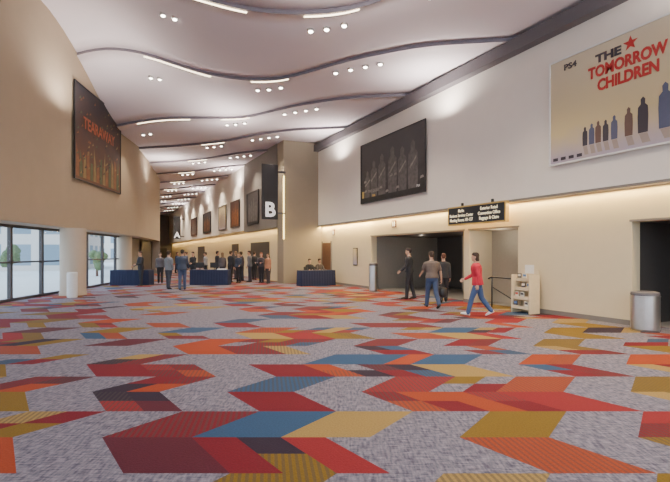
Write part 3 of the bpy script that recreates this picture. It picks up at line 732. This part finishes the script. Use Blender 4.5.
    if longhair=='bob': loft(bm,hs([(.60,.072,.050,-.060),(.64,.082,.062,-.050),(.70,.084,.070,-.036),(.77,.08,.08,-.02)],.0),14)
    elif longhair: loft(bm,hs([(.50,.060,.030,-.095),(.56,.078,.040,-.085),(.64,.082,.050,-.062),(.72,.082,.066,-.038),(.77,.08,.08,-.02)],.0),14)
    else: loft(bm,hs([(.655,.052,.030,-.060),(.68,.064,.045,-.050),(.74,.074,.075,-.028)],.0),14)
    fin(bm,'hair',cm(hair,'hair'))
    return top,[ (w*s) for _,_,w,_,_ in arms],P*s

DK=(0.025,0.025,0.03); JN=(0.045,0.07,0.14); BR=(0.05,0.03,0.02); GY=(0.12,0.12,0.13)
def pp(r,a,face,*args,**k):
    x,y=sv(r,a); return person(x,y,math.radians(face),*args,**k)
p1=pp(2.66,16.1,75,1.80,DK,DK,(0.03,0.02,0.02),'man in black shirt and black trousers standing side-on',hipL=8,kneeL=5,hipR=-8,kneeR=6,armL=(15,35,8),armR=(-5,20,8),vox=0.012)
p2=pp(2.91,13.5,8,1.70,(0.13,0.10,0.085),JN,(0.05,0.03,0.02),'man in brown short-sleeved shirt and jeans walking with a black bag',hipL=18,kneeL=6,hipR=-14,kneeR=22,armL=(25,35,10),armR=(0,6,20),sleeve='short',vox=0.010,build=1.12,lean=4)
p3=pp(3.62,15.0,-10,1.62,(0.03,0.03,0.035),(0.03,0.03,0.035),(0.12,0.05,0.03),'person in black jacket and black trousers walking away',hipL=-12,kneeL=16,hipR=14,kneeR=4,vox=0.012,jacket=True)
p4=pp(3.74,11.8,72,1.66,(0.50,0.018,0.045),(0.05,0.09,0.20),(0.05,0.03,0.02),'woman in red sweater, jeans and white shoes walking',hipL=20,kneeL=6,hipR=-14,kneeR=22,armL=(-15,22,10),armR=(20,40,8),female=True,longhair='bob',shoe=(0.7,0.7,0.7),vox=0.010,jacket=True,lean=5,build=1.10)

def bag(top,hand,face,r,a,size,label,m=M_black):
    c,sn=math.cos(face-YAW),math.sin(face-YAW); bx,by=sv(r,a)
    hx=bx+c*hand.x-sn*hand.y; hy=by+sn*hand.x+c*hand.y; hz=hand.z-0.085
    w,d,h=size
    o=empty('duffel_bag',(hx,hy,hz),face-YAW+math.pi/2,label,'bag')
    bm=bmesh.new(); bbox(bm,-w/2,w/2,-d/2,d/2,-h-0.14,-0.14,bev=0.06); mk('bag_body',bm,m,parent=o,smooth=True)
    for yy in(-d*.3,d*.3):
        bm=bmesh.new(); tube(bm,[(-w*.25,yy,-.15),(-w*.15,yy*.6,-.06),(0,yy*.1,0.0),(w*.15,yy*.6,-.06),(w*.25,yy,-.15)],[.009]*5,6); mk('handle',bm,m,parent=o,smooth=True)
bag(p2[0],p2[1][1],math.radians(8),2.91,13.5,(0.46,0.22,0.30),'black duffel bag carried in a hand')

pp(-9.75,22.6,140,1.72,DK,DK,BR,'person in dark jacket standing at the skirted table',armL=(20,60,8),armR=(10,50,8),jacket=True)
pp(-9.55,24.6,200,1.66,(0.10,0.10,0.12),DK,(0.1,0.06,0.03),'person in dark grey top waiting near the table')
pp(-7.62,20.6,-20,1.72,(0.16,0.18,0.20),(0.04,0.045,0.06),BR,'person in grey jacket and dark trousers standing with back turned',jacket=True,hipL=6,hipR=-5,armL=(10,40,8))
pp(-6.82,20.1,12,1.78,(0.04,0.055,0.09),JN,(0.04,0.03,0.02),'man in navy jacket and jeans standing with back turned',jacket=True,hipL=-5,hipR=7,armR=(10,30,8),build=1.1)
pp(-7.75,24.6,160,1.70,DK,DK,BR,'person in black behind the table',armL=(30,50,6))
pp(-7.9,27.5,100,1.68,(0.30,0.30,0.32),DK,BR,'person in light grey top in the crowd')
pp(-7.5,28.6,-60,1.75,DK,DK,(0.03,0.02,0.02),'person in black clothes in the crowd')
crowd=[(-6.6,26.4,20,1.66,(0.10,0.09,0.10)),(-5.9,25.4,-30,1.75,DK),(-5.55,26.6,60,1.70,(0.05,0.04,0.06)),(-5.35,25.0,170,1.64,(0.04,0.05,0.08)),(-4.85,25.6,100,1.76,(0.14,0.14,0.15)),(-4.95,27.6,-10,1.72,DK),(-6.2,28.2,80,1.74,(0.06,0.05,0.05)),(-5.7,27.4,120,1.72,DK)]
for i,(r,a,f,h,c) in enumerate(crowd):
    pp(r,a,f,h,c,DK if i%2 else (0.05,0.05,0.07),BR if i%3 else (0.2,0.12,0.06),['woman in dark top queueing in the crowd','man in black jacket in the crowd','person in dark clothes standing in the crowd'][i%3],female=(i%3==0),longhair=(i%3==0),jacket=(i%2==0),armL=(15,50,8) if i%2 else (5,15,8),group='people queueing at the far wall')
pp(-4.08,24.9,165,1.66,(0.05,0.04,0.05),DK,(0.25,0.08,0.04),'woman with reddish hair in black, arms in front',female=True,longhair=True,armL=(25,70,4),armR=(25,70,4))
pp(-3.62,24.4,150,1.62,(0.35,0.16,0.09),(0.06,0.05,0.05),(0.10,0.05,0.03),'woman in orange-brown top standing with arms relaxed',female=True,longhair=True,jacket=True)
for i,(r,a) in enumerate(((-13.0,37),(-14.5,44),(-11.8,35.5),(-12.6,40))):
    pp(r,a,random.uniform(0,360),1.7,random.choice([DK,GY,JN]),DK,BR,'distant person in dark clothes further down the hall',vox=0.022,group='people further down the hall')
for i,(x,y,c) in enumerate(((9.35,22.0,DK),(9.95,22.05,(0.06,0.05,0.05)))):
    chair(x,y-0.02,math.pi)
    person(x,y-0.04,math.pi+YAW,1.72,c,DK,BR,'person in dark clothes seated behind the skirted table',hipL=88,kneeL=86,hipR=88,kneeR=86,armL=(35,50,6),armR=(30,60,6),sit=True,lean=6,headturn=(10 if i else -12))

# ------------------------------------------------------------ world, camera
w=bpy.data.worlds.new('World'); bpy.context.scene.world=w; w.use_nodes=True
bg=w.node_tree.nodes['Background']; 
tc=w.node_tree.nodes.new('ShaderNodeTexCoord'); sp=w.node_tree.nodes.new('ShaderNodeSeparateXYZ'); w.node_tree.links.new(tc.outputs['Generated'],sp.inputs[0])
cr=w.node_tree.nodes.new('ShaderNodeValToRGB'); cr.color_ramp.elements[0].position=0.5; cr.color_ramp.elements[0].color=(0.84,0.90,0.97,1); cr.color_ramp.elements[1].position=0.75; cr.color_ramp.elements[1].color=(0.50,0.68,0.95,1)
mr=w.node_tree.nodes.new('ShaderNodeMapRange'); mr.inputs['From Min'].default_value=-1; w.node_tree.links.new(sp.outputs[2],mr.inputs[0]); w.node_tree.links.new(mr.outputs[0],cr.inputs[0]); w.node_tree.links.new(cr.outputs[0],bg.inputs[0])
bg.inputs[1].default_value=4.2
cd=bpy.data.cameras.new('Camera'); cam=bpy.data.objects.new('Camera',cd); link(cam)
cam.location=(0,0,1.65); cam.rotation_euler=(math.radians(90),0,-YAW)
cd.sensor_width=36; cd.lens=450*36/670; cd.shift_y=12/670; cd.clip_end=400
bpy.context.scene.camera=cam
